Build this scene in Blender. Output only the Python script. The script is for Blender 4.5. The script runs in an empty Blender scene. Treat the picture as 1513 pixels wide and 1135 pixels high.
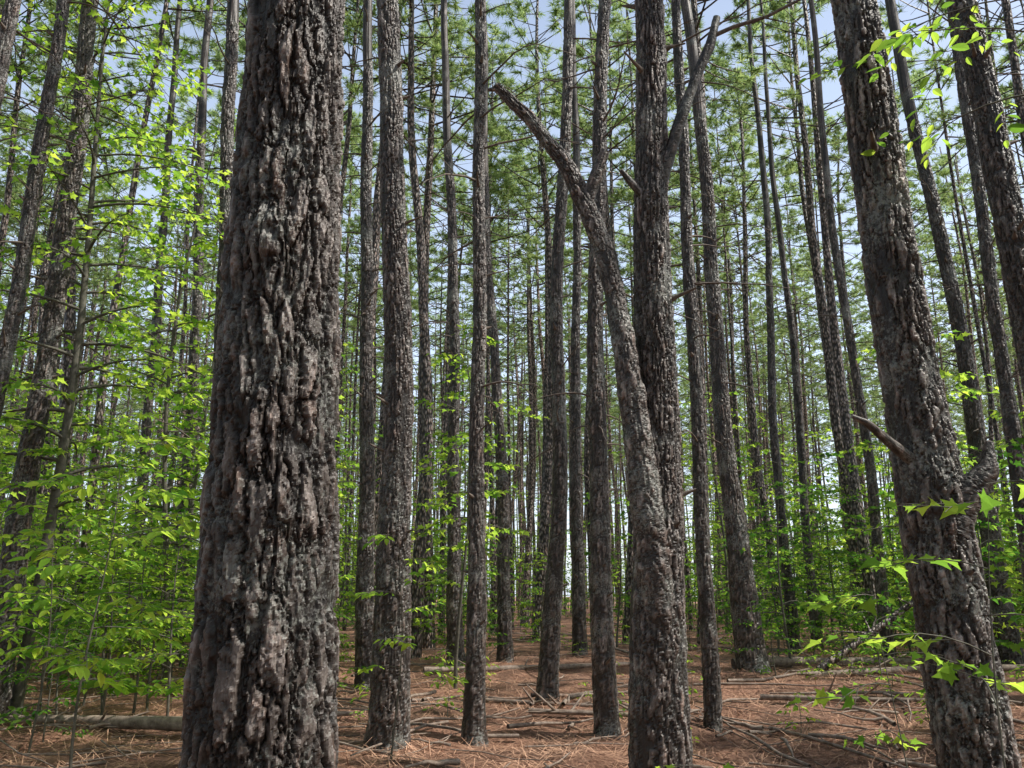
import bpy, math, numpy as np, time
from mathutils import Vector
rng = np.random.default_rng(11)
scene = bpy.context.scene
EYE = 1.55
T00 = time.time()

# ------------------------------------------------------------------ helpers
def sm(t):
    t = np.clip(t, 0, 1); return t*t*(3-2*t)

def w2(x, y, sc, seed): return vnoise(x*sc+1000, y*sc+1000, 997, seed, 997)
def ground_z(x, y):
    x = np.asarray(x, float); y = np.asarray(y, float)
    return (0.30*sm((np.hypot(x, y)-4)/12.0) + 0.05*np.sin(0.55*x+0.3*y+0.6)*sm(np.hypot(x, y)/6)
            + 0.04*np.sin(-0.37*x+0.8*y)*sm(np.hypot(x, y)/6))
def ground_d(x, y):
    nr = np.exp(-(np.hypot(x, y-10)/28)**2)
    return ground_z(x, y)+nr*(0.06*w2(x, y, 1.1, 3)+0.035*w2(x, y, 3.1, 4))

def vnoise(u, v, per, seed, nv=512):
    r = np.random.default_rng(seed); T = r.random((per, nv))
    i = np.floor(u).astype(int); j = np.floor(v).astype(int)
    fu = u-i; fv = v-j; fu = fu*fu*(3-2*fu); fv = fv*fv*(3-2*fv)
    i0 = i % per; i1 = (i+1) % per; j0 = j % nv; j1 = (j+1) % nv
    return ((T[i0, j0]*(1-fu)+T[i1, j0]*fu)*(1-fv)+(T[i0, j1]*(1-fu)+T[i1, j1]*fu)*fv)*2-1

def vor(u, v, per, seed, nv=512, cheb=0.6):
    r = np.random.default_rng(seed); T = r.random((per, nv, 3))
    i = np.floor(u).astype(int); j = np.floor(v).astype(int)
    F1 = np.full(u.shape, 9.); F2 = np.full(u.shape, 9.); ID = np.zeros(u.shape)
    for a in (-1, 0, 1):
        for b in (-1, 0, 1):
            t = T[(i+a) % per, (j+b) % nv]
            dx = np.abs(i+a+t[..., 0]-u); dy = np.abs(j+b+t[..., 1]-v)
            d = cheb*np.maximum(dx, dy)+(1-cheb)*np.hypot(dx, dy)
            c = d < F1
            F2 = np.where(c, F1, np.minimum(F2, d))
            ID = np.where(c, t[..., 2], ID)
            F1 = np.where(c, d, F1)
    return F1, F2, ID

class Buf:
    def __init__(s): s.v = []; s.n = 0; s.f = []; s.attr = []
    def add(s, V, F, mat=0, smooth=True, attr=None):
        V = np.asarray(V, float); F = np.asarray(F, int)
        s.v.append(V); s.f.append((F+s.n, mat, smooth)); s.n += len(V)
        s.attr.append(np.full(len(V), 0.7) if attr is None else attr)
    def packed(s):
        g = {}
        for f, m, q in s.f: g.setdefault((f.shape[1], m, q), []).append(f)
        return np.concatenate(s.v), [(np.concatenate(v), k[1], k[2]) for k, v in g.items()]
    def build(s, name, mats):
        me = bpy.data.meshes.new(name)
        V = np.concatenate(s.v)
        me.vertices.add(len(V)); me.vertices.foreach_set("co", V.astype(np.float32).ravel())
        L = np.concatenate([f.ravel() for f, _, _ in s.f])
        tot = np.concatenate([np.full(len(f), f.shape[1]) for f, _, _ in s.f])
        st = np.concatenate([[0], np.cumsum(tot)[:-1]])
        me.loops.add(len(L)); me.loops.foreach_set("vertex_index", L.astype(np.int32))
        me.polygons.add(len(tot)); me.polygons.foreach_set("loop_start", st.astype(np.int32))
        me.polygons.foreach_set("material_index", np.concatenate([np.full(len(f), m) for f, m, _ in s.f]).astype(np.int32))
        me.polygons.foreach_set("use_smooth", np.concatenate([np.full(len(f), q) for f, _, q in s.f]).astype(bool))
        me.update(calc_edges=True)
        a = me.attributes.new("bark", 'FLOAT', 'POINT')
        a.data.foreach_set("value", np.concatenate(s.attr).astype(np.float32))
        for m in mats: me.materials.append(m)
        return me

class Merge:
    def __init__(s): s.b = Buf()
    def add(s, packed, x, y, z, an, sxy, sz):
        V, groups = packed; ca, sa = math.cos(an), math.sin(an)
        W = np.stack([(V[:, 0]*ca-V[:, 1]*sa)*sxy+x, (V[:, 0]*sa+V[:, 1]*ca)*sxy+y, V[:, 2]*sz+z], 1)
        base = s.b.n; s.b.v.append(W); s.b.attr.append(np.full(len(W), 0.7)); s.b.n += len(W)
        for F, m, q in groups: s.b.f.append((F+base, m, q))

def grid_faces(nr, nc, wrap=True):
    i = np.arange(nr-1)[:, None]; j = np.arange(nc if wrap else nc-1)[None, :]
    j2 = (j+1) % nc
    return np.stack([i*nc+j, i*nc+j2, (i+1)*nc+j2, (i+1)*nc+j], -1).reshape(-1, 4)

def tube(buf, P, R, sides=5, mat=0, rough=0.0, attr=None):
    P = np.asarray(P, float); R = np.asarray(R, float); n = len(P)
    T = np.gradient(P, axis=0); T /= np.linalg.norm(T, axis=1)[:, None]+1e-9
    m = np.abs(T.mean(0)); ref = np.eye(3)[int(np.argmin(m))]
    A = np.cross(T, ref); A /= np.linalg.norm(A, axis=1)[:, None]+1e-9
    B = np.cross(T, A)
    th = np.linspace(0, 2*np.pi, sides, endpoint=False)
    rr = R[:, None]*(1+(rng.random((n, sides))-0.5)*rough)
    V = P[:, None]+rr[..., None]*(A[:, None]*np.cos(th)[None, :, None]+B[:, None]*np.sin(th)[None, :, None])
    buf.add(V.reshape(-1, 3), grid_faces(n, sides), mat, True, None if attr is None else np.full(n*sides, attr))

def link(name, me, loc=(0, 0, 0), rotz=0.0, scale=1.0, parent=None):
    o = bpy.data.objects.new(name, me); o.location = loc; o.rotation_euler = (0, 0, rotz)
    o.scale = (scale,)*3 if np.isscalar(scale) else scale
    scene.collection.objects.link(o)
    if parent: o.parent = parent
    return o

# ------------------------------------------------------------------ materials
def newmat(name):
    m = bpy.data.materials.new(name); m.use_nodes = True
    nt = m.node_tree; nt.nodes.clear()
    return m, nt, nt.nodes, nt.links
def ramp(N, stops):
    r = N.new("ShaderNodeValToRGB"); e = r.color_ramp.elements
    while len(e) < len(stops): e.new(0.5)
    for k, (p, c) in enumerate(stops): e[k].position = p; e[k].color = (*c, 1)
    return r
def mixc(N, L, f, a, b, mode='MIX'):
    m = N.new("ShaderNodeMix"); m.data_type = 'RGBA'; m.blend_type = mode
    for s, v in ((0, f), (6, a), (7, b)):
        if isinstance(v, bpy.types.NodeSocket): L.new(v, m.inputs[s])
        else: m.inputs[s].default_value = v if s == 0 else (*v, 1)
    return m.outputs[2]
def noise(N, L, vec, scale, detail=4, rough=0.6):
    n = N.new("ShaderNodeTexNoise"); n.inputs['Scale'].default_value = scale
    n.inputs['Detail'].default_value = detail; n.inputs['Roughness'].default_value = rough
    L.new(vec, n.inputs['Vector']); return n.outputs['Fac']
def mrange(N, L, v, a, b, c=0.0, d=1.0):
    m = N.new("ShaderNodeMapRange"); L.new(v, m.inputs[0])
    for k, q in enumerate((a, b, c, d)): m.inputs[k+1].default_value = q
    return m.outputs[0]

def bark_mat(name, near, cols):
    m, nt, N, L = newmat(name)
    out = N.new("ShaderNodeOutputMaterial"); b = N.new("ShaderNodeBsdfPrincipled"); L.new(b.outputs[0], out.inputs[0])
    tc = N.new("ShaderNodeTexCoord"); oc = tc.outputs['Object']
    mp = N.new("ShaderNodeMapping"); L.new(oc, mp.inputs[0])
    mp.inputs['Scale'].default_value = (1, 1, 0.42)
    n1 = noise(N, L, mp.outputs[0], 30 if near else 18, 6 if near else 4, 0.75)
    if near:
        at = N.new("ShaderNodeAttribute"); at.attribute_name = "bark"; h = at.outputs['Fac']
    else:
        vo = N.new("ShaderNodeTexVoronoi"); vo.feature = 'F1'; vo.inputs['Scale'].default_value = 22
        L.new(mp.outputs[0], vo.inputs['Vector'])
        h = mrange(N, L, vo.outputs['Distance'], 0.75, 0.25)
    col = ramp(N, [(0.0, cols[0]), (0.35, cols[1]), (0.65, cols[2]), (1.0, cols[3])])
    mm = N.new("ShaderNodeMath"); mm.operation = 'MULTIPLY_ADD'
    L.new(n1, mm.inputs[0]); mm.inputs[1].default_value = 0.95
    ms = N.new("ShaderNodeMath"); ms.operation = 'MULTIPLY_ADD'; L.new(h, ms.inputs[0]); ms.inputs[1].default_value = 0.78; ms.inputs[2].default_value = -0.39
    L.new(ms.outputs[0], mm.inputs[2]); L.new(mm.outputs[0], col.inputs[0])
    c = col.outputs[0]
    n4 = noise(N, L, mp.outputs[0], 14, 4, 0.7); rf = mrange(N, L, n4, 0.52, 0.66, 0, 0.6)
    c = mixc(N, L, rf, c, (1.15, 0.78, 0.62), 'MULTIPLY')
    if near:
        n2 = noise(N, L, oc, 42, 5, 0.8); n3 = noise(N, L, oc, 2.2, 2)
        pr = N.new("ShaderNodeMath"); pr.operation = 'MULTIPLY'; L.new(n2, pr.inputs[0]); L.new(n3, pr.inputs[1])
        c = mixc(N, L, mrange(N, L, pr.outputs[0], 0.28, 0.34, 0, 0.55), c, (0.27, 0.28, 0.255))
    oi = N.new("ShaderNodeObjectInfo"); geo = N.new("ShaderNodeNewGeometry")
    br = N.new("ShaderNodeHueSaturation"); L.new(c, br.inputs['Color'])
    L.new(mrange(N, L, oi.outputs['Random'] if near else geo.outputs['Random Per Island'], 0, 1, 0.75, 1.2), br.inputs['Value'])
    L.new(br.outputs[0], b.inputs['Base Color'])
    b.inputs['Roughness'].default_value = 0.46
    b.inputs['Specular IOR Level'].default_value = 0.5
    bp = N.new("ShaderNodeBump"); bp.inputs['Strength'].default_value = 0.8; bp.inputs['Distance'].default_value = 0.006 if near else 0.03
    if near: L.new(n1, bp.inputs['Height'])
    else:
        ad = N.new("ShaderNodeMath"); ad.operation = 'MULTIPLY_ADD'; L.new(n1, ad.inputs[0]); ad.inputs[1].default_value = 0.6; L.new(h, ad.inputs[2])
        L.new(ad.outputs[0], bp.inputs['Height'])
    L.new(bp.outputs[0], b.inputs['Normal'])
    return m

def leaf_mat(name, refl, trans, tf, var=0.25):
    m, nt, N, L = newmat(name)
    out = N.new("ShaderNodeOutputMaterial")
    geo = N.new("ShaderNodeNewGeometry"); r = geo.outputs['Random Per Island']
    def vary(c):
        hs = N.new("ShaderNodeHueSaturation"); hs.inputs['Color'].default_value = (*c, 1)
        L.new(mrange(N, L, r, 0, 1, 0.47, 0.53), hs.inputs['Hue'])
        L.new(mrange(N, L, r, 0, 1, 1+var, 1-var), hs.inputs['Value']); return hs.outputs[0]
    d = N.new("ShaderNodeBsdfDiffuse"); L.new(vary(refl), d.inputs[0])
    t = N.new("ShaderNodeBsdfTranslucent"); L.new(vary(trans), t.inputs[0])
    mx = N.new("ShaderNodeMixShader"); mx.inputs[0].default_value = tf
    L.new(d.outputs[0], mx.inputs[1]); L.new(t.outputs[0], mx.inputs[2])
    L.new(mx.outputs[0], out.inputs[0])
    return m

M_NEAR = bark_mat("pine_bark_relief", True, [(0.006, 0.0045, 0.004), (0.029, 0.0225, 0.0195), (0.115, 0.093, 0.083), (0.48, 0.415, 0.385)])
M_FAR = bark_mat("pine_bark", False, [(0.009, 0.007, 0.006), (0.043, 0.033, 0.028), (0.16, 0.125, 0.11), (0.48, 0.405, 0.37)])
M_FARHAZE = bark_mat("pine_bark_hazed", False, [(0.02, 0.014, 0.011), (0.085, 0.060, 0.049), (0.27, 0.20, 0.17), (0.56, 0.45, 0.39)])  # lighter, warmer bark for far trunks: distance haze put into the colour
M_NEED = leaf_mat("pine_needles", (0.19, 0.27, 0.10), (0.50, 0.66, 0.25), 0.5, 0.35)
M_LEAF = leaf_mat("broad_leaf", (0.10, 0.22, 0.035), (0.52, 0.80, 0.09), 0.6, 0.45)
M_LEAFD = leaf_mat("broad_leaf_deep", (0.055, 0.13, 0.03), (0.26, 0.54, 0.06), 0.52, 0.45)

def simple(name, c1, c2, scale, rough=0.8):
    m, nt, N, L = newmat(name)
    out = N.new("ShaderNodeOutputMaterial"); b = N.new("ShaderNodeBsdfPrincipled"); L.new(b.outputs[0], out.inputs[0])
    tc = N.new("ShaderNodeTexCoord"); n = noise(N, L, tc.outputs['Object'], scale, 5, 0.7)
    L.new(mixc(N, L, mrange(N, L, n, 0.35, 0.65), c1, c2), b.inputs['Base Color']); b.inputs['Roughness'].default_value = rough
    bp = N.new("ShaderNodeBump"); bp.inputs['Distance'].default_value = 0.005; L.new(n, bp.inputs['Height']); L.new(bp.outputs[0], b.inputs['Normal'])
    return m
M_MAPLE = simple("young_maple_bark", (0.06, 0.06, 0.045), (0.15, 0.14, 0.11), 14)
M_DEAD = simple("dead_wood", (0.06, 0.045, 0.038), (0.20, 0.16, 0.13), 18)
M_LOG = simple("weathered_log", (0.12, 0.085, 0.065), (0.34, 0.27, 0.22), 12)

def straw_mat():
    m, nt, N, L = newmat("pine_straw_ground")
    out = N.new("ShaderNodeOutputMaterial"); b = N.new("ShaderNodeBsdfPrincipled"); L.new(b.outputs[0], out.inputs[0])
    tc = N.new("ShaderNodeTexCoord"); oc = tc.outputs['Object']
    a = noise(N, L, oc, 0.9, 5, 0.65); c = noise(N, L, oc, 22, 6, 0.8); d = noise(N, L, oc, 5, 4, 0.7)
    base = ramp(N, [(0.3, (0.085, 0.040, 0.026)), (0.5, (0.38, 0.185, 0.115)), (0.7, (0.76, 0.45, 0.30))]); L.new(c, base.inputs[0])
    c2 = mixc(N, L, mrange(N, L, a, 0.45, 0.55, 0, 0.7), base.outputs[0], (0.13, 0.065, 0.04))
    c3 = mixc(N, L, mrange(N, L, d, 0.5, 0.68, 0, 0.45), c2, (0.58, 0.35, 0.24))
    L.new(c3, b.inputs['Base Color']); b.inputs['Roughness'].default_value = 0.85
    ad = N.new("ShaderNodeMath"); ad.operation = 'ADD'; L.new(c, ad.inputs[0]); L.new(d, ad.inputs[1])
    bp = N.new("ShaderNodeBump"); bp.inputs['Distance'].default_value = 0.08; bp.inputs['Strength'].default_value = 1.0
    L.new(ad.outputs[0], bp.inputs['Height']); L.new(bp.outputs[0], b.inputs['Normal'])
    return m
M_GROUND = straw_mat()
M_STRAW = simple("dry_needle", (0.20, 0.095, 0.055), (0.74, 0.45, 0.30), 1.6)

# ------------------------------------------------------------------ ground
n = 420
s = np.linspace(-1, 1, n); ax = np.sinh(s*6.2)/np.sinh(6.2)*900
X, Y = np.meshgrid(ax, ax+8)
b = Buf(); b.add(np.stack([X, Y, ground_d(X, Y)], -1).reshape(-1, 3), grid_faces(n, n, False), 0)
link("forest_ground", b.build("forest_ground", [M_GROUND]))

# ------------------------------------------------------------------ pine crowns: dense needle tufts at the branch ends, gaps between
def crown(buf, H, base, seed, mneed=1, mbr=0, nb=28, nt_=5, ng=2, K=20, w=0.0125, lod=0, rad=1.5):
    r = np.random.default_rng(seed)
    pos = []; dr = []
    for k in range(nb):
        t = (k+r.random())/nb; z = base+(H-base)*t**0.9
        az = r.random()*2*np.pi; ln = (rad*(1-t)**0.6+0.35)*(0.6+0.65*r.random())
        el = 0.15+0.7*t+r.normal()*0.14
        d = np.array([math.cos(az), math.sin(az), 0.0]); up = math.tan(el)
        q = np.linspace(0, 1, 4 if not lod else 3)[:, None]
        P = np.array([0, 0, z])+d*q*ln+np.array([0, 0, 1])*(up*0.45*q*ln+0.25*ln*q*q)
        tube(buf, P, np.linspace(0.026, 0.006, len(q))*(0.5+ln/4), 3, mbr, attr=0.4)
        side = np.array([-d[1], d[0], 0])
        for j in range(nt_):
            f = 0.6+0.4*(j+r.random())/nt_
            p0 = P[0]+(P[-1]-P[0])*f
            tl = (0.2+0.3*r.random())*(1.1-f*0.5)
            td = d*0.7+side*r.choice([-1, 1])*(0.4+0.7*r.random())+np.array([0, 0, r.normal()*0.3+0.25]); td /= np.linalg.norm(td)
            for g in np.linspace(0.6, 1, ng):
                pos.append(p0+td*tl*g+r.normal(size=3)*0.02); dr.append(td)
    pos = np.array(pos); dr = np.array(dr)
    P = np.repeat(pos, K, 0); D = np.repeat(dr, K, 0)*0.7+r.normal(size=(len(P), 3))*0.65
    D /= np.linalg.norm(D, axis=1)[:, None]
    S = np.cross(D, r.normal(size=D.shape)); S /= np.linalg.norm(S, axis=1)[:, None]
    ln = 0.17+0.10*r.random((len(P), 1))
    V = np.stack([P-S*w, P+S*w, P+D*ln], 1).reshape(-1, 3)
    buf.add(V, np.arange(len(V)).reshape(-1, 3), mneed, False)

def dead_branches(buf, z0, z1, nbr, rad, seed, axis=lambda z: (0, 0), mat=0, maxlen=2.0, scale=1.0, sides=4, npt=7):
    r = np.random.default_rng(seed)
    for k in range(nbr):
        z = z0+(z1-z0)*r.random(); az = r.random()*2*np.pi
        ln = (0.25+r.random()**1.5*maxlen)*(0.5+0.6*(z-z0)/(z1-z0))
        d = np.array([math.cos(az), math.sin(az), 0]); q = np.linspace(0, 1, npt)
        droop = r.normal()*0.25+0.15
        side = np.array([-d[1], d[0], 0]); cur = r.normal()*0.2
        P = np.array([*axis(z), z])+d*(q*ln+rad*0.6)[:, None]+np.array([0, 0, 1])*(droop*ln*q-0.2*ln*q*q*r.random()*2)[:, None]+side*(cur*ln*q*q)[:, None]+r.normal(size=(npt, 3))*0.02*ln*q[:, None]
        R = np.linspace(0.015, 0.0035, npt)*(0.7+ln*0.35)*scale
        tube(buf, P, R, sides, mat, attr=0.35)
        if ln > 0.7:
            for _ in range(r.integers(1, 4)):
                i = r.integers(npt//3, npt-1); p = P[i]; dd = d+side*r.normal()*0.9+np.array([0, 0, r.normal()*0.4])
                l2 = ln*0.35*r.random()+0.1
                tube(buf, [p, p+dd*l2*0.5, p+dd*l2+np.array([0, 0, -0.05*l2])], np.array([0.006, 0.005, 0.0025])*scale, 3, mat, attr=0.35)

CB = 12.8
cn_mesh = []; ch_pack = []; cn_pack = []; cf_pack = []
for k in range(5):
    bb = Buf(); crown(bb, 21.5, 16.4+0.3*k, 160+k, nb=18, K=32, w=0.019, rad=1.3); cn_mesh.append(bb.build("pine_shade_crown", [M_FAR, M_NEED])); ch_pack.append(bb.packed())  # dense high crowns, mostly out of view, shaped to cast patchy shade
    bb = Buf(); crown(bb, 21.5, CB+0.3*k, 100+k, w=0.013, nb=34, rad=1.9); cn_pack.append(bb.packed())
    bb = Buf(); crown(bb, 21.5, CB-1.2+0.4*k, 130+k, nb=32, nt_=6, ng=2, K=8, w=0.021, lod=1, rad=2.2); cf_pack.append(bb.packed())

def far_trunk(k, lod):
    r = np.random.default_rng(500+k); bb = Buf()
    H = 21.0; ns, sides, nd = (54, 12, 20) if not lod else (26, 8, 9)
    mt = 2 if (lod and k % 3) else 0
    z = np.concatenate([np.linspace(-0.3, 10, ns-10), np.linspace(10.6, H, 10)])
    rad = (0.84+0.16*np.exp(-(np.clip(z, 0, 99))/1.0))*(1-0.8*np.clip(z/H, 0, 1)**1.4)*0.125+0.006
    ph = r.random(4)*6.28; amp = 0.04+0.16*r.random(2)
    lx, ly = r.normal(size=2)*0.018
    cx = lambda zz: amp[0]*(np.sin(zz*0.35+ph[0])-np.sin(ph[0]))+0.02*np.sin(zz*1.3+ph[2])+lx*zz
    cy = lambda zz: amp[1]*(np.sin(zz*0.3+ph[1])-np.sin(ph[1]))+ly*zz
    th = np.linspace(0, 2*np.pi, sides, endpoint=False)
    rr = rad[:, None]*(1+0.12*(r.random((ns, sides))-0.5))
    V = np.stack([cx(z)[:, None]+rr*np.cos(th), cy(z)[:, None]+rr*np.sin(th), np.repeat(z[:, None], sides, 1)], -1)
    bb.add(V.reshape(-1, 3), grid_faces(ns, sides), mt, True)
    dead_branches(bb, 3.0, 13.5, nd, 0.1, 900+k, axis=lambda zz: (float(cx(zz)), float(cy(zz))), maxlen=1.6, sides=3, npt=5 if not lod else 4, scale=0.9 if not lod else 1.1)
    return bb.packed(), (float(cx(16.0)), float(cy(16.0)))
ftr = [[far_trunk(k, 0) for k in range(9)], [far_trunk(20+k, 1) for k in range(9)]]

# ------------------------------------------------------------------ surveyed pines
survey = [
 (-0.284, 2.2, 0.176, -0.0235, 0.75, 1.6),
 (-0.138, 8.6, 0.180, -0.027, 0.84, 1.0),
 (-0.042, 9.0, 0.100, -0.004, 0.80, 1.0),
 (-0.586, 10., 0.150, -0.010, 0.85, 1.2),
 (0.170, 6.5, 0.205, 0.031, 0.66, 2.4),
 (0.505, 4.2, 0.168, -0.040, 0.74, 2.0),
 (0.652, 7.0, 0.160, -0.028, 0.84, 1.2),
 (0.567, 15., 0.190, -0.052, 0.80, 1.2),
 (0.267, 15., 0.235, -0.033, 0.65, 1.6),
 (0.104, 9.5, 0.120, 0.024, 0.84, 1.2),
 (0.047, 12., 0.130, 0.040, 0.80, 1.2),
 (-0.009, 17., 0.140, -0.042, 0.80, 1.2),
 (-0.0675, 16., 0.145, -0.035, 0.80, 1.2),
 (-0.170, 13., 0.140, -0.037, 0.80, 1.2),
 (0.225, 9.8, 0.090, 0.006, 0.85, 1.0),
 (-0.353, 12., 0.150, -0.041, 0.85, 1.2),
 (-0.388, 16., 0.138, -0.047, 0.85, 1.2),
 (-0.641, 9.0, 0.100, 0.011, 0.85, 1.2),
 (-0.691, 8.0, 0.100, 0.0, 0.85, 1.2),
 (0.607, 11., 0.110, 0.0, 0.85, 1.2),
 (0.3205, 20., 0.130, 0.017, 0.85, 1.2),
 (0.077, 18., 0.140, 0.011, 0.85, 1.2),
 (0.348, 22., 0.130, -0.01, 0.85, 1.2),
 (-0.44, 18., 0.130, -0.03, 0.85, 1.2),
 (0.43, 17., 0.12, -0.02, 0.85, 1.2),
]
def bark_h(U, W, nu, sv, seed):
    """layered, flaking pine plates: long meandering fissures, plate cracks, terraced flakes"""
    v = W/sv+20
    wu = 0.36*vnoise(U*nu, v*1.5, nu, seed+5)+0.24*vnoise(U*nu*3, v*6, nu*3, seed+6)+0.12*vnoise(U*nu*8, v*18, nu*8, seed+14, 997)
    wv = 0.30*vnoise(U*nu, v*1.1, nu, seed+7)+0.20*vnoise(U*nu*3, v*6, nu*3, seed+8)+0.10*vnoise(U*nu*8, v*20, nu*8, seed+15, 997)
    f1, f2, cid = vor(U*nu+wu, v+wv, nu, seed+9, 512, 0.4)
    e = np.clip(f2-f1, 0, 1)
    fb = (0.5*vnoise(U*nu*2, v*3+7, nu*2, seed+10)+0.32*vnoise(U*nu*4, v*8+7, nu*4, seed+11, 997)
          + 0.22*vnoise(U*nu*9, v*20+7, nu*9, seed+12, 997))
    B = 0.62*np.clip(e/0.55, 0, 1)**0.6+0.22*cid+0.28*fb
    lv = 6.0; q = B*lv; fl = np.floor(q); fr = q-fl
    T = (fl+sm((fr-0.72)/0.28))/lv
    fine = vnoise(U*nu*14, W/0.006+99, nu*14, seed+13, 997)
    h = 0.85*T+0.15*B+0.035*fine
    gap = sm((e+0.05*fb)/0.12)
    nf = max(3, int(nu*0.75))
    fis = np.abs(vnoise(U*nf+0.35*wu, W/0.42+30, nf, seed+18)+0.10*fb)
    fis = sm((fis-0.02)/0.16)
    return np.clip(h*(0.35+0.65*gap)*(0.25+0.75*fis)+0.1, 0, 1.3)

KNOTS = {0: [(0.75, 2.47, 0.050, 0.032), (0.81, 1.72, 0.045, 0.028), (0.71, 2.0, 0.03, 0.012)],
         4: [(0.74, 4.75, 0.10, 0.035), (0.80, 1.9, 0.09, 0.03), (0.70, 1.2, 0.10, 0.03)],
         5: [(0.72, 2.0, 0.11, 0.035), (0.80, 3.3, 0.06, 0.03)]}
def make_pine(idx, tb, D, r0, lean, a, Lr):
    r = np.random.default_rng(40+idx)
    x0 = tb*D - lean*EYE; y0 = D
    gz = float(ground_z(x0, y0))
    H = 21.5
    du = max(0.0040, D*0.0016)
    zf = min(0.86*D+2.2, 10.5)
    z = np.concatenate([np.arange(-0.25, zf, du*1.1), np.linspace(zf+0.15, H, 24)])
    nc = max(int(2*np.pi*r0/du), 14)
    ph = r.random(4)*6.28; amp = min(0.09, 0.010*D)*r.random()
    w = lambda zz: amp*(np.sin(zz*0.55+ph[0])-np.sin((EYE)*0.55+ph[0]))+min(0.012, .002*D)*np.sin(zz*1.9+ph[2])
    if idx == 10: w = lambda zz: 0.07*np.sin((zz-1.0)*0.9)*np.exp(-((zz-4)/5.0)**2)
    ax = lambda zz: (x0+lean*zz+w(zz), y0+0.006*zz*math.sin(ph[1])+0.5*w(zz+3))
    rel = z+gz-EYE
    prof = np.where(rel > 0, a+(1-a)*np.exp(-np.maximum(rel, 0)/Lr), 1-rel*(1-a)/Lr*0.55)
    rad = r0*prof*(1-0.8*np.clip(z/H, 0, 1)**1.6)+0.004
    th = np.linspace(0, 1, nc, endpoint=False)
    U, W = np.meshgrid(th, z)
    RR = np.repeat(rad[:, None], nc, 1)
    RR *= 1+0.035*vnoise(U*5, W*1.5+50, 5, idx+1)+0.02*vnoise(U*9, W*5+50, 9, idx+2)
    RR *= 1+0.14*np.exp(-W/0.20)*(0.6+vnoise(U*7, W*0.4+9, 7, idx+3))
    for (kt, kz, kr, kh) in KNOTS.get(idx, []):
        dd = np.hypot((U-kt)*2*np.pi*r0, (W-kz)*0.8)+0.012*vnoise(U*40, W*18+9, 40, idx+77)
        RR += kh*(np.exp(-(dd/kr)**2)-0.9*np.exp(-(dd/(kr*0.38))**2))
    nu = max(5, int(2*np.pi*r0/0.048))
    h = bark_h(U, W, nu, 0.21, idx*31)
    depth = 0.030*min(1.0, 0.35+r0/0.27)
    RR += depth*(h-0.7)*np.where(W < zf, 1, 0.3)
    cx, cy = ax(z)
    A = 2*np.pi*th
    V = np.stack([(cx-x0)[:, None]+RR*np.cos(A), (np.asarray(cy)-y0)[:, None]+RR*np.sin(A), W], -1)
    bb = Buf()
    bb.add(V.reshape(-1, 3), grid_faces(len(z), nc), 0, False, np.clip(h/1.05, 0, 1).ravel())
    la = lambda zz: (float(ax(zz)[0]-x0), float(ax(zz)[1]-y0))
    zlo = {0: 3.9, 4: 7.0, 5: 5.4}.get(idx, 3.0)
    if idx > 0:
        dead_branches(bb, zlo, 12, 22, r0*0.7, 300+idx, axis=la, mat=1, maxlen=1.7)
        for _ in range(12):
            zz = 0.6+r.random()*8; az = r.random()*6.28; d = np.array([math.cos(az), math.sin(az), 0.35])
            p = np.array([*la(zz), zz])+d*r0*0.6*[1, 1, 0]; l = 0.04+0.14*r.random()**2
            tube(bb, [p, p+d*(r0*0.35), p+d*(r0*0.35+l)], [0.028, 0.018, 0.008], 6, 1, 0.3, attr=0.35)
    o = link("pine_tree", bb.build("pine_tree", [M_NEAR, M_DEAD, M_MAPLE]), (x0, y0, gz))
    cxx, cyy = la(18.0)
    cs = 1.0 if r0 > 0.135 else 0.55
    link("crown", cn_mesh[idx % 5], (cxx, cyy, 0), r.random()*6.28, (cs, cs, 1), o)
    return o, la, (x0, y0, gz)

def rough_limb(bb, P, R, seed, sides=40, seg=160, depth=0.010, mat=0):
    P = np.asarray(P, float); t = np.linspace(0, 1, len(P)); q = np.linspace(0, 1, seg)
    C = np.stack([np.interp(q, t, P[:, k]) for k in range(3)], -1)
    for _ in range(3*seg//len(P)//4):
        C[1:-1] = (C[:-2]+C[2:]+2*C[1:-1])/4
    Rr = np.interp(q, t, R)
    T = np.gradient(C, axis=0); T /= np.linalg.norm(T, axis=1)[:, None]
    ref = np.array([0, 1.0, 0]); A = np.cross(T, ref); A /= np.linalg.norm(A, axis=1)[:, None]; B = np.cross(T, A)
    ln = np.concatenate([[0], np.cumsum(np.linalg.norm(np.diff(C, axis=0), axis=1))])
    th = np.linspace(0, 1, sides, endpoint=False); U, W = np.meshgrid(th, ln)
    nu = max(4, int(2*np.pi*np.mean(R)/0.04))
    h = bark_h(U, W, nu, 0.14, seed)
    RR = Rr[:, None]*(1+0.10*vnoise(U*4, W*6+9, 4, seed+5))+depth*(h-0.65)*np.minimum(1, Rr[:, None]/0.05)
    V = C[:, None]+RR[..., None]*(A[:, None]*np.cos(2*np.pi*U)[..., None]+B[:, None]*np.sin(2*np.pi*U)[..., None])
    bb.add(V.reshape(-1, 3), grid_faces(seg, sides), mat, False, np.clip(h/1.05, 0, 1).ravel())
    bb.add(np.concatenate([V[-1], (C[-1]+T[-1]*Rr[-1]*0.5)[None]]), np.array([[k, (k+1) % sides, sides] for k in range(sides)]), mat, True, np.full(sides+1, 0.8))

trees = [make_pine(i, *srow) for i, srow in enumerate(survey)]

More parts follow.
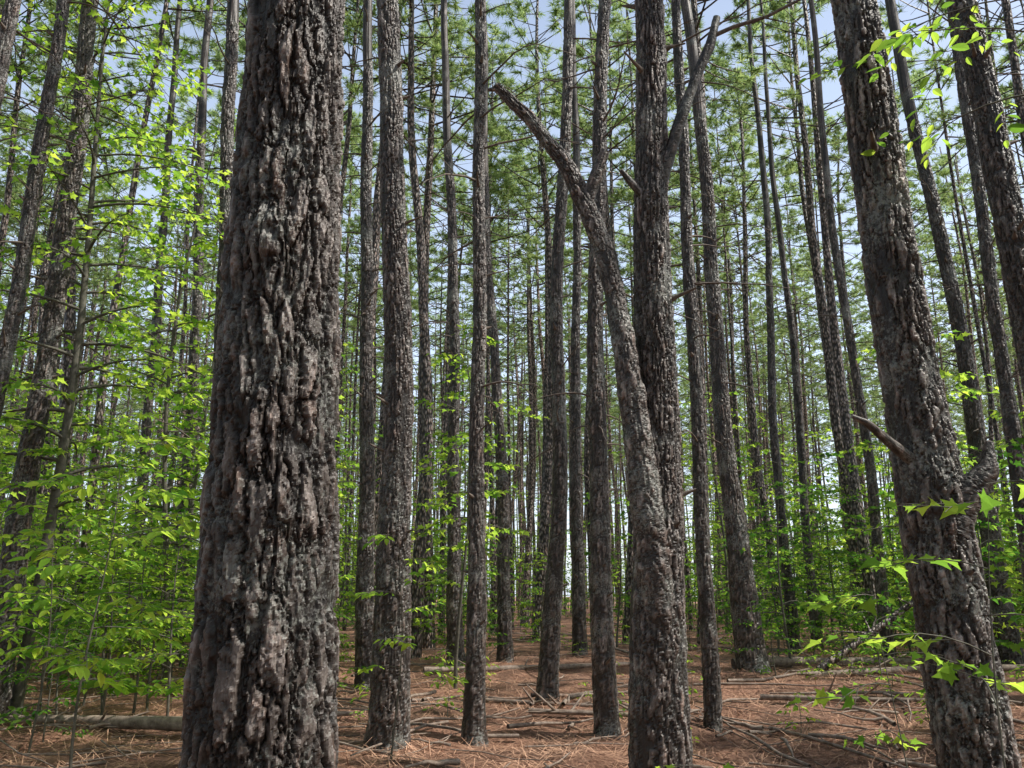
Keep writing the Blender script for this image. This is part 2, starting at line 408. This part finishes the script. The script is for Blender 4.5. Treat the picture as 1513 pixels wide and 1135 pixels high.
def part(tree, name, fn, mats=None):
    o, la, (x0, y0, gz) = tree
    bb = Buf(); fn(bb)
    for a in bb.v: a -= np.array([x0, y0, gz])
    link(name, bb.build(name, mats or [M_NEAR, M_DEAD]), (0, 0, 0), 0, 1, o)
E = EYE
def leader(bb):
    rough_limb(bb, [(1.10, 6.40, E-0.3), (1.05, 6.37, E+0.35), (1.00, 6.36, E+0.9), (0.95, 6.38, E+1.46), (0.85, 6.42, E+2.3), (0.77, 6.44, E+2.75), (0.60, 6.46, E+3.25), (0.43, 6.46, E+3.62), (0.16, 6.44, E+3.98), (-0.14, 6.42, E+4.30)],
               [0.12, 0.13, 0.125, 0.11, 0.088, 0.084, 0.08, 0.068, 0.058, 0.042], 77, 60, 700, 0.020)
    rough_limb(bb, [(0.62, 6.46, E+3.15), (0.70, 6.42, E+3.42), (0.79, 6.40, E+3.66)], [0.065, 0.055, 0.04], 78, 30, 80)
    rough_limb(bb, [(-0.10, 6.42, E+4.26), (-0.15, 6.42, E+4.27), (-0.21, 6.42, E+4.26)], [0.03, 0.022, 0.015], 79, 20, 30, 0.004)
def limb(bb):
    rough_limb(bb, [(1.21, 6.5, E+3.25), (1.33, 6.45, E+3.62), (1.46, 6.42, E+4.0), (1.63, 6.4, E+4.45), (1.75, 6.4, E+4.72), (1.82, 6.4, E+4.98)], [0.07, 0.055, 0.05, 0.045, 0.045, 0.03], 80, 30, 240, 0.008)
    tube(bb, [(1.76, 6.4, E+4.78), (1.95, 6.38, E+4.86), (2.25, 6.35, E+4.95), (2.56, 6.3, E+5.10), (2.72, 6.3, E+5.16)], [0.022, 0.020, 0.016, 0.012, 0.008], 8, 1, 0.3)
    tube(bb, [(2.2, 6.35, E+4.94), (2.35, 6.3, E+4.86), (2.55, 6.3, E+4.80)], [0.008, 0.006, 0.003], 5, 1, 0.3)
    rough_limb(bb, [(1.16, 6.45, E+3.2), (1.0, 6.42, E+3.38), (0.92, 6.40, E+3.48)], [0.045, 0.033, 0.02], 81, 20, 60, 0.005)
part(trees[4], "forked_dead_leader", leader)
part(trees[4], "broken_limb", limb)
def stubF(bb):
    rough_limb(bb, [(2.14, 4.15, E+0.30), (2.25, 4.12, E+0.50), (2.34, 4.10, E+0.60), (2.37, 4.10, E+0.74)], [0.10, 0.075, 0.055, 0.02], 82, 36, 110, 0.012)
    rough_limb(bb, [(2.02, 4.15, E+0.64), (1.88, 4.08, E+0.72), (1.74, 4.02, E+0.82), (1.66, 4.0, E+0.85)], [0.035, 0.025, 0.018, 0.010], 83, 16, 60, 0.004)
part(trees[5], "limb_stub", stubF)

# ------------------------------------------------------------------ rest of the plantation, all the way round
taken = [(t[0]*t[1], t[1]) for t in survey]
FM = Merge(); cnt = 0
cr, sr = math.cos(0.17), math.sin(0.17)
for gx in np.arange(-110, 110, 2.9):
    for gy in np.arange(-60, 125, 3.1):
        x = gx*cr-gy*sr+rng.normal()*1.0; y = gx*sr+gy*cr+rng.normal()*1.0
        d = math.hypot(x, y)
        inview = y > 0 and abs(x) < 0.70*y+1.2
        if y > 118 or (y > 100 and abs(x) > 0.35*y): continue
        if inview and y < 14.5: continue
        if d < 3.6: continue
        if not inview and d > 40:
            if not (y > 0 and abs(x) < 0.78*y+3): continue
        # unseen gap cleared east of the viewer so that sun reaches the near trunks
        gap = (2.5 < x < 19 and -3.5 < y < 6.5)
        east = (x > 2 and -4 < y < 24 and d < 26)
        p_skip = (0.12 if d < 45 else 0.28) if inview else (0.93 if gap else (0.55 if east else (0.40 if d < 22 else 0.25)))
        if rng.random() < p_skip: continue
        if any((x-a)**2+(y-c)**2 < 1.6**2 for a, c in taken): continue
        lod = 1 if (d > 40 or (not inview and d > 22)) else 0
        pk, tip = ftr[lod][rng.integers(9)]
        sc = 0.92+0.2*rng.random(); fat = 0.62+0.75*rng.random(); an = rng.random()*6.28; ca, sa = math.cos(an), math.sin(an)
        FM.add(pk, x, y, float(ground_z(x, y))-0.02, an, sc*fat, sc)
        tx = (tip[0]*ca-tip[1]*sa)*sc*fat; ty = (tip[0]*sa+tip[1]*ca)*sc*fat
        cp = cf_pack if lod else (ch_pack if (d < 18 or not inview) else cn_pack)
        FM.add(cp[rng.integers(5)], x+tx, y+ty, 0, rng.random()*6.28, sc*(0.85+0.55*rng.random()), sc); cnt += 1
link("distant_pine_forest", FM.b.build("distant_pine_forest", [M_FAR, M_NEED, M_FARHAZE]))
print("far pines", cnt, "verts", FM.b.n, time.time()-T00)

# ------------------------------------------------------------------ broadleaf plants
T_MAPLE = np.array([(0, 0), (.16, .02), (.38, -.08), (.30, .14), (.56, .36), (.30, .40), (.24, .52), (.16, .60), (0, 1.0), (-.16, .60), (-.24, .52), (-.30, .40), (-.56, .36), (-.30, .14), (-.38, -.08), (-.16, .02)])
T_LOBE = np.array([(0, 0), (.36, -.04), (.26, .22), (.52, .42), (.20, .52), (0, 1.0), (-.20, .52), (-.52, .42), (-.26, .22), (-.36, -.04)])
T_OVAL = np.array([(0, 0), (.17, .16), (.25, .40), (.20, .68), (0, 1.0), (-.20, .68), (-.25, .40), (-.17, .16)])
T_SIMP = np.array([(0, 0), (.30, .35), (0, 1.0), (-.30, .35)])
def leaves(buf, P, D, Nn, size, tmpl, mat):
    P = np.asarray(P); D = np.asarray(D); Nn = np.asarray(Nn); size = np.asarray(size)
    D = D/np.linalg.norm(D, axis=1)[:, None]
    S = np.cross(D, Nn); S /= np.linalg.norm(S, axis=1)[:, None]; Nn = np.cross(S, D)
    k = len(tmpl)
    bendz = -0.25*tmpl[:, 1]**2+0.22*np.abs(tmpl[:, 0])
    V = P[:, None]+size[:, None, None]*(S[:, None]*tmpl[None, :, 0, None]+D[:, None]*tmpl[None, :, 1, None]+Nn[:, None]*bendz[None, :, None])
    F = np.arange(len(P)*k).reshape(-1, k)
    if k == 8:
        base = np.arange(len(P))[:, None]*k
        F = np.concatenate([base+np.array([0, 1, 2, 3, 4]), base+np.array([4, 5, 6, 7, 0])])
    buf.add(V.reshape(-1, 3), F, mat, False)

def sapling(H, spread, nb, leafsize, tmpl, seed, zmin=0.2, twigs=6, lv=8, stem=0.02, lean=(0, 0), sparse=0.85, profile=0.6, lm=1):
    r = np.random.default_rng(seed); bb = Buf()
    q = np.linspace(0, 1, 12); ph = r.random(2)*6
    cx = lambda t: lean[0]*H*t**1.5+0.02*H*np.sin(5*t+ph[0])-0.02*H*np.sin(ph[0]); cy = lambda t: lean[1]*H*t**1.5+0.02*H*np.sin(4*t+ph[1])-0.02*H*np.sin(ph[1])
    tube(bb, np.stack([cx(q), cy(q), q*H-0.05], -1), stem*(1-0.85*q), 8, 0, 0.1)
    P = []; D = []; Nn = []; S = []
    for k in range(nb):
        t = zmin+(1-zmin)*(k+r.random())/nb; az = k*2.4+r.normal()*0.5
        ln = spread*(0.35+0.65*math.sin(math.pi*min(1, (1-t)/(1-zmin)*0.75+0.12))**profile)*(0.5+0.75*r.random())
        d = np.array([math.cos(az), math.sin(az), 0]); side = np.array([-d[1], d[0], 0])
        qq = np.linspace(0, 1, 6); rise = 0.45*r.random()+0.1
        B = np.array([cx(t), cy(t), t*H])+d*(qq*ln)[:, None]+np.array([0, 0, 1])*(rise*ln*qq-0.35*ln*qq**2)[:, None]+side*(r.normal()*0.12*ln*qq**2)[:, None]
        tube(bb, B, stem*0.28*(1-0.8*qq)*(0.5+(1-t))+0.0012, 4, 0)
        for j in range(twigs):
            f = 0.2+0.8*(j+r.random())/twigs; i = min(4, int(f*5)); p0 = B[i]+(B[i+1]-B[i])*(f*5-i if f < 1 else 1)
            sd = 1 if j % 2 else -1
            td = d*0.8+side*sd*(0.3+0.8*r.random())+np.array([0, 0, r.normal()*0.12]); td /= np.linalg.norm(td)
            tl = ln*0.42*(1.15-f*0.6)*(0.6+0.6*r.random())+leafsize
            tip = p0+td*tl+np.array([0, 0, -0.12*tl])
            tube(bb, [p0, (p0+tip)/2+np.array([0, 0, 0.02*tl]), tip], [0.0022+stem*0.04, 0.0018+stem*0.02, 0.001], 3, 0)
            for g in range(lv):
                if r.random() > sparse: continue
                a = (g+0.6)/lv; s2 = 1 if g % 2 else -1
                pp = p0+(tip-p0)*a; ts = np.array([-td[1], td[0], 0])
                dd = td*(0.35+0.6*(g >= lv-1))+ts*s2*(0.75 if g < lv-1 else 0.1)+np.array([0, 0, -0.18+r.normal()*0.2])
                P.append(pp+dd*0.15*leafsize); D.append(dd); Nn.append(np.array([0, 0, 1])+r.normal(size=3)*0.45); S.append(leafsize*(0.55+0.65*r.random()))
    leaves(bb, P, D, Nn, S, tmpl, lm)
    return bb

def mk(bb, name, leafm=M_LEAF): return bb.build(name, [M_MAPLE, leafm])
und = []
for k, (H, sp, nb, ls, tm, tw, lv) in enumerate([(4.6, 1.3, 22, .105, T_LOBE, 5, 7), (3.2, 1.1, 18, .095, T_LOBE, 5, 7), (6.0, 1.5, 28, .11, T_LOBE, 5, 7), (2.2, 0.8, 13, .085, T_OVAL, 5, 7), (1.2, 0.55, 9, .075, T_OVAL, 4, 6),
        (7.5, 1.7, 28, .18, T_SIMP, 4, 6), (4.5, 1.5, 20, .18, T_SIMP, 4, 6), (3.0, 1.3, 15, .16, T_SIMP, 4, 6), (0.35, 0.2, 5, .07, T_OVAL, 2, 4)]):
    und.append(sapling(H, sp, nb, ls, tm, 60+k, stem=0.006*H+0.004, zmin=0.12, twigs=tw, lv=lv, lm=1 if k % 3 != 1 else 2).packed())
UM = Merge()
def put(k, x, y, sc): UM.add(und[k], x, y, float(ground_z(x, y)), rng.random()*6.28, sc, sc)
def scatter(nn, xr, yr, kinds):
    for _ in range(nn):
        y = yr[0]+(yr[1]-yr[0])*rng.random()**0.8; tb = xr[0]+(xr[1]-xr[0])*rng.random(); x = tb*y
        if any((x-a)**2+(y-c)**2 < 0.35**2 for a, c in taken): continue
        put(kinds[rng.integers(len(kinds))], x, y, 0.75+0.5*rng.random())
scatter(86, (-0.68, -0.24), (12, 30), [0, 1, 3, 3, 2])
scatter(140, (-0.7, -0.16), (28, 80), [5, 6, 7])
scatter(84, (0.30, 0.72), (13.5, 32), [0, 1, 3, 1, 0])
scatter(150, (0.17, 0.7), (28, 85), [5, 6, 7])
scatter(22, (-0.25, 0.04), (17, 34), [1, 3, 4, 0]); scatter(12, (0.10, 0.30), (18, 30), [1, 3, 4])
scatter(110, (-0.25, 0.25), (34, 110), [6, 7, 5, 5])
scatter(36, (-0.68, -0.2), (11, 28), [4]); scatter(30, (0.25, 0.68), (11, 28), [4]); scatter(8, (-0.2, 0.25), (12, 28), [4])
scatter(140, (-0.68, 0.68), (8, 26), [8])
scatter(32, (-0.70, -0.36), (8.5, 15), [4, 3, 3])
for _ in range(170):   # unseen saplings added beside and behind the viewer to block low sky light
    an = rng.random()*6.28; d = 13+24*rng.random(); x = d*math.sin(an); y = d*math.cos(an)
    if y > 0 and abs(x) < 0.8*y+1: continue
    put([5, 6, 5][rng.integers(3)], x, y, 0.9+0.5*rng.random())
link("understory_saplings", UM.b.build("understory_saplings", [M_MAPLE, M_LEAF, M_LEAFD]))

def plant(name, bb, x, y, leafm=M_LEAF, rot=0):
    link(name, mk(bb, name, leafm), (x, y, float(ground_z(x, y))), rot)
plant("added_dapple_maple", sapling(10.5, 1.5, 64, 0.12, T_LOBE, 201, 0.22, 6, 7, 0.075), -5.75, 10.3)
plant("added_dapple_maple", sapling(9.0, 1.2, 40, 0.12, T_LOBE, 202, 0.25, 6, 7, 0.05), -4.9, 12.6)
plant("added_dapple_maple", sapling(5.6, 0.9, 20, 0.11, T_LOBE, 203, 0.3, 5, 6, 0.03), -0.85, 13.2)
# unseen maple added right of the picture to dapple the nearest trunk
plant("added_dapple_maple", sapling(8.3, 1.2, 16, 0.12, T_LOBE, 220, 0.55, 5, 6, 0.05), 4.9, 1.2)
plant("hickory_sapling", sapling(2.5, 0.9, 14, 0.12, T_OVAL, 204, 0.30, 5, 7, 0.014), -3.2, 6.6)
plant("hickory_sapling", sapling(2.2, 0.9, 13, 0.11, T_OVAL, 205, 0.30, 5, 7, 0.012), -4.4, 8.2)
plant("hickory_sapling", sapling(1.5, 0.8, 12, 0.10, T_OVAL, 215, 0.20, 5, 7, 0.010), -3.0, 8.6)
plant("dogwood_sapling", sapling(2.0, 0.45, 8, 0.08, T_OVAL, 206, 0.3, 4, 6, 0.010), -1.05, 7.8)
plant("sweetgum_sapling", sapling(1.95, 0.55, 9, 0.075, T_MAPLE, 207, 0.3, 3, 4, 0.007, (0.05, 0)), 1.62, 2.95)
plant("sweetgum_sapling", sapling(1.6, 0.45, 8, 0.07, T_MAPLE, 208, 0.3, 3, 4, 0.006), 1.50, 3.5)
plant("sweetgum_sapling", sapling(4.9, 0.95, 12, 0.085, T_OVAL, 209, 0.74, 4, 7, 0.02, (-0.05, 0)), 2.75, 3.3, M_LEAF)
plant("sweetgum_sapling", sapling(3.2, 1.0, 18, 0.10, T_LOBE, 210, 0.3, 5, 6, 0.016), 4.6, 8.5, M_LEAFD)
plant("redbud_seedling", sapling(0.75, 0.3, 5, 0.07, T_MAPLE, 211, 0.5, 2, 4, 0.004), 0.95, 4.6)

# ------------------------------------------------------------------ litter
bb = Buf(); K = 60000
yy = 5+rng.random(K)**1.4*22; xx = (rng.random(K)*2-1)*(0.72*yy+1)
az = rng.random(K)*np.pi*2; ln = 0.07+0.09*rng.random(K); zz = ground_d(xx, yy)+0.012
P = np.stack([xx, yy, zz+0.015*rng.random(K)], 1); d = np.stack([np.cos(az), np.sin(az), rng.normal(size=K)*0.25], 1)*ln[:, None]; sd = np.stack([-np.sin(az), np.cos(az), 0*az], 1)*0.004
V = np.stack([P-d-sd, P-d+sd, P+d+sd*0.5+[0, 0, .004], P+d-sd*0.5+[0, 0, .004]], 1).reshape(-1, 3)
bb.add(V, np.arange(len(V)).reshape(-1, 4), 0, False)
link("pine_straw", bb.build("pine_straw", [M_STRAW]))

bb = Buf()
for _ in range(900):
    y = 6+rng.random()**1.3*34; x = (rng.random()*2-1)*(0.7*y+1); az = rng.random()*6.28; l = 0.25+1.3*rng.random()**2.5; r0 = 0.006+0.022*rng.random()**2
    q = np.linspace(-1, 1, 6); dx = math.cos(az)*l*q; dy = math.sin(az)*l*q; c = rng.normal()*0.1*l
    px = x+dx-math.sin(az)*c*q*q; py = y+dy+math.cos(az)*c*q*q
    tube(bb, np.stack([px, py, ground_d(px, py)+0.02+r0+0.03*rng.random(6)], 1), r0*np.linspace(1.1, 0.4, 6), 5, 0, 0.3)
link("fallen_twigs", bb.build("fallen_twigs", [M_LOG]))

def log(name, a, b_, ra, rb, seed, mat=M_LOG):
    bb = Buf(); q = np.linspace(0, 1, 14)[:, None]; a = np.array(a, float); c = np.array(b_, float)
    P = a+(c-a)*q; P[:, 2] += ground_z(P[:, 0], P[:, 1]); P[:, 1] += 0.06*np.sin(q[:, 0]*5+seed)
    tube(bb, P, np.linspace(ra, rb, 14), 14, 0, 0.22)
    r = np.random.default_rng(seed)
    for _ in range(5):
        p = P[r.integers(2, 12)]; d = r.normal(size=3)*[1, 1, 0.4]+[0, 0, .5]; tube(bb, [p, p+d*0.15, p+d*0.3], [0.018, 0.014, 0.006], 5, 0, 0.2)
    link(name, bb.build(name, [mat]))
log("fallen_log", (-5.4, 9.4, 0.07), (-2.9, 9.0, 0.08), 0.05, 0.07, 1)
log("fallen_log", (-5.0, 12.5, 0.08), (-2.6, 13.2, 0.08), 0.05, 0.035, 2)
log("fallen_log", (3.9, 15.5, 0.08), (9.5, 16.8, 0.1), 0.09, 0.06, 3)
log("fallen_log", (4.4, 13.2, 0.06), (8.6, 13.9, 0.1), 0.06, 0.05, 4)
log("fallen_log", (0.2, 10.6, 0.06), (2.3, 10.0, 0.05), 0.03, 0.02, 5)
log("fallen_log", (-1.5, 15.0, 0.07), (2.2, 15.8, 0.08), 0.06, 0.04, 6)
log("fallen_log", (-0.6, 11.6, 0.05), (1.3, 11.0, 0.05), 0.03, 0.02, 7)
log("fallen_log", (3.2, 11.4, 0.05), (5.6, 10.7, 0.05), 0.035, 0.02, 9)
log("leaning_dead_tree", (4.9, 14.0, 0.05), (7.2, 14.2, 1.5), 0.07, 0.04, 8, M_FAR)

# ------------------------------------------------------------------ light
el = math.radians(52); azx, azy = 1.0, -0.14
nn = math.hypot(azx, azy); sd = Vector((azx/nn*math.cos(el), azy/nn*math.cos(el), math.sin(el)))
sun = bpy.data.lights.new("sun", 'SUN'); sun.energy = 5; sun.angle = math.radians(0.5); sun.color = (1.0, 0.95, 0.86)
so = bpy.data.objects.new("sun", sun); so.rotation_euler = (-sd).to_track_quat('-Z', 'Y').to_euler(); scene.collection.objects.link(so)
w = bpy.data.worlds.new("World"); scene.world = w; w.use_nodes = True
nt = w.node_tree; bg = nt.nodes['Background']; sky = nt.nodes.new("ShaderNodeTexSky"); sky.sky_type = 'NISHITA'; sky.sun_disc = False
sky.sun_elevation = el; sky.sun_rotation = math.atan2(azx, azy); sky.dust_density = 2.5; sky.air_density = 1.0; sky.ozone_density = 1.0
N = nt.nodes; L = nt.links
geo = N.new("ShaderNodeTexCoord"); sep = N.new("ShaderNodeSeparateXYZ"); L.new(geo.outputs['Generated'], sep.inputs[0])
hz = mrange(N, L, sep.outputs['Z'], 0.0, 0.95, 1.0, 0.0)
hc = mixc(N, L, hz, (0.2, 0.35, 0.6), (5.6, 6.2, 7.1))
L.new(mixc(N, L, 1.0, sky.outputs[0], hc, 'ADD'), bg.inputs[0]); bg.inputs[1].default_value = 0.14
scene.view_settings.view_transform = 'Standard'; scene.view_settings.look = 'None'; scene.view_settings.exposure = 0

cam = bpy.data.cameras.new("camera"); cam.sensor_width = 36; cam.lens = 29.4; cam.clip_end = 3000; cam.clip_start = 0.05
co = bpy.data.objects.new("camera", cam); co.location = (0, 0, EYE); co.rotation_euler = (math.radians(104.2), 0, 0)
scene.collection.objects.link(co); scene.camera = co
print("script", time.time()-T00)
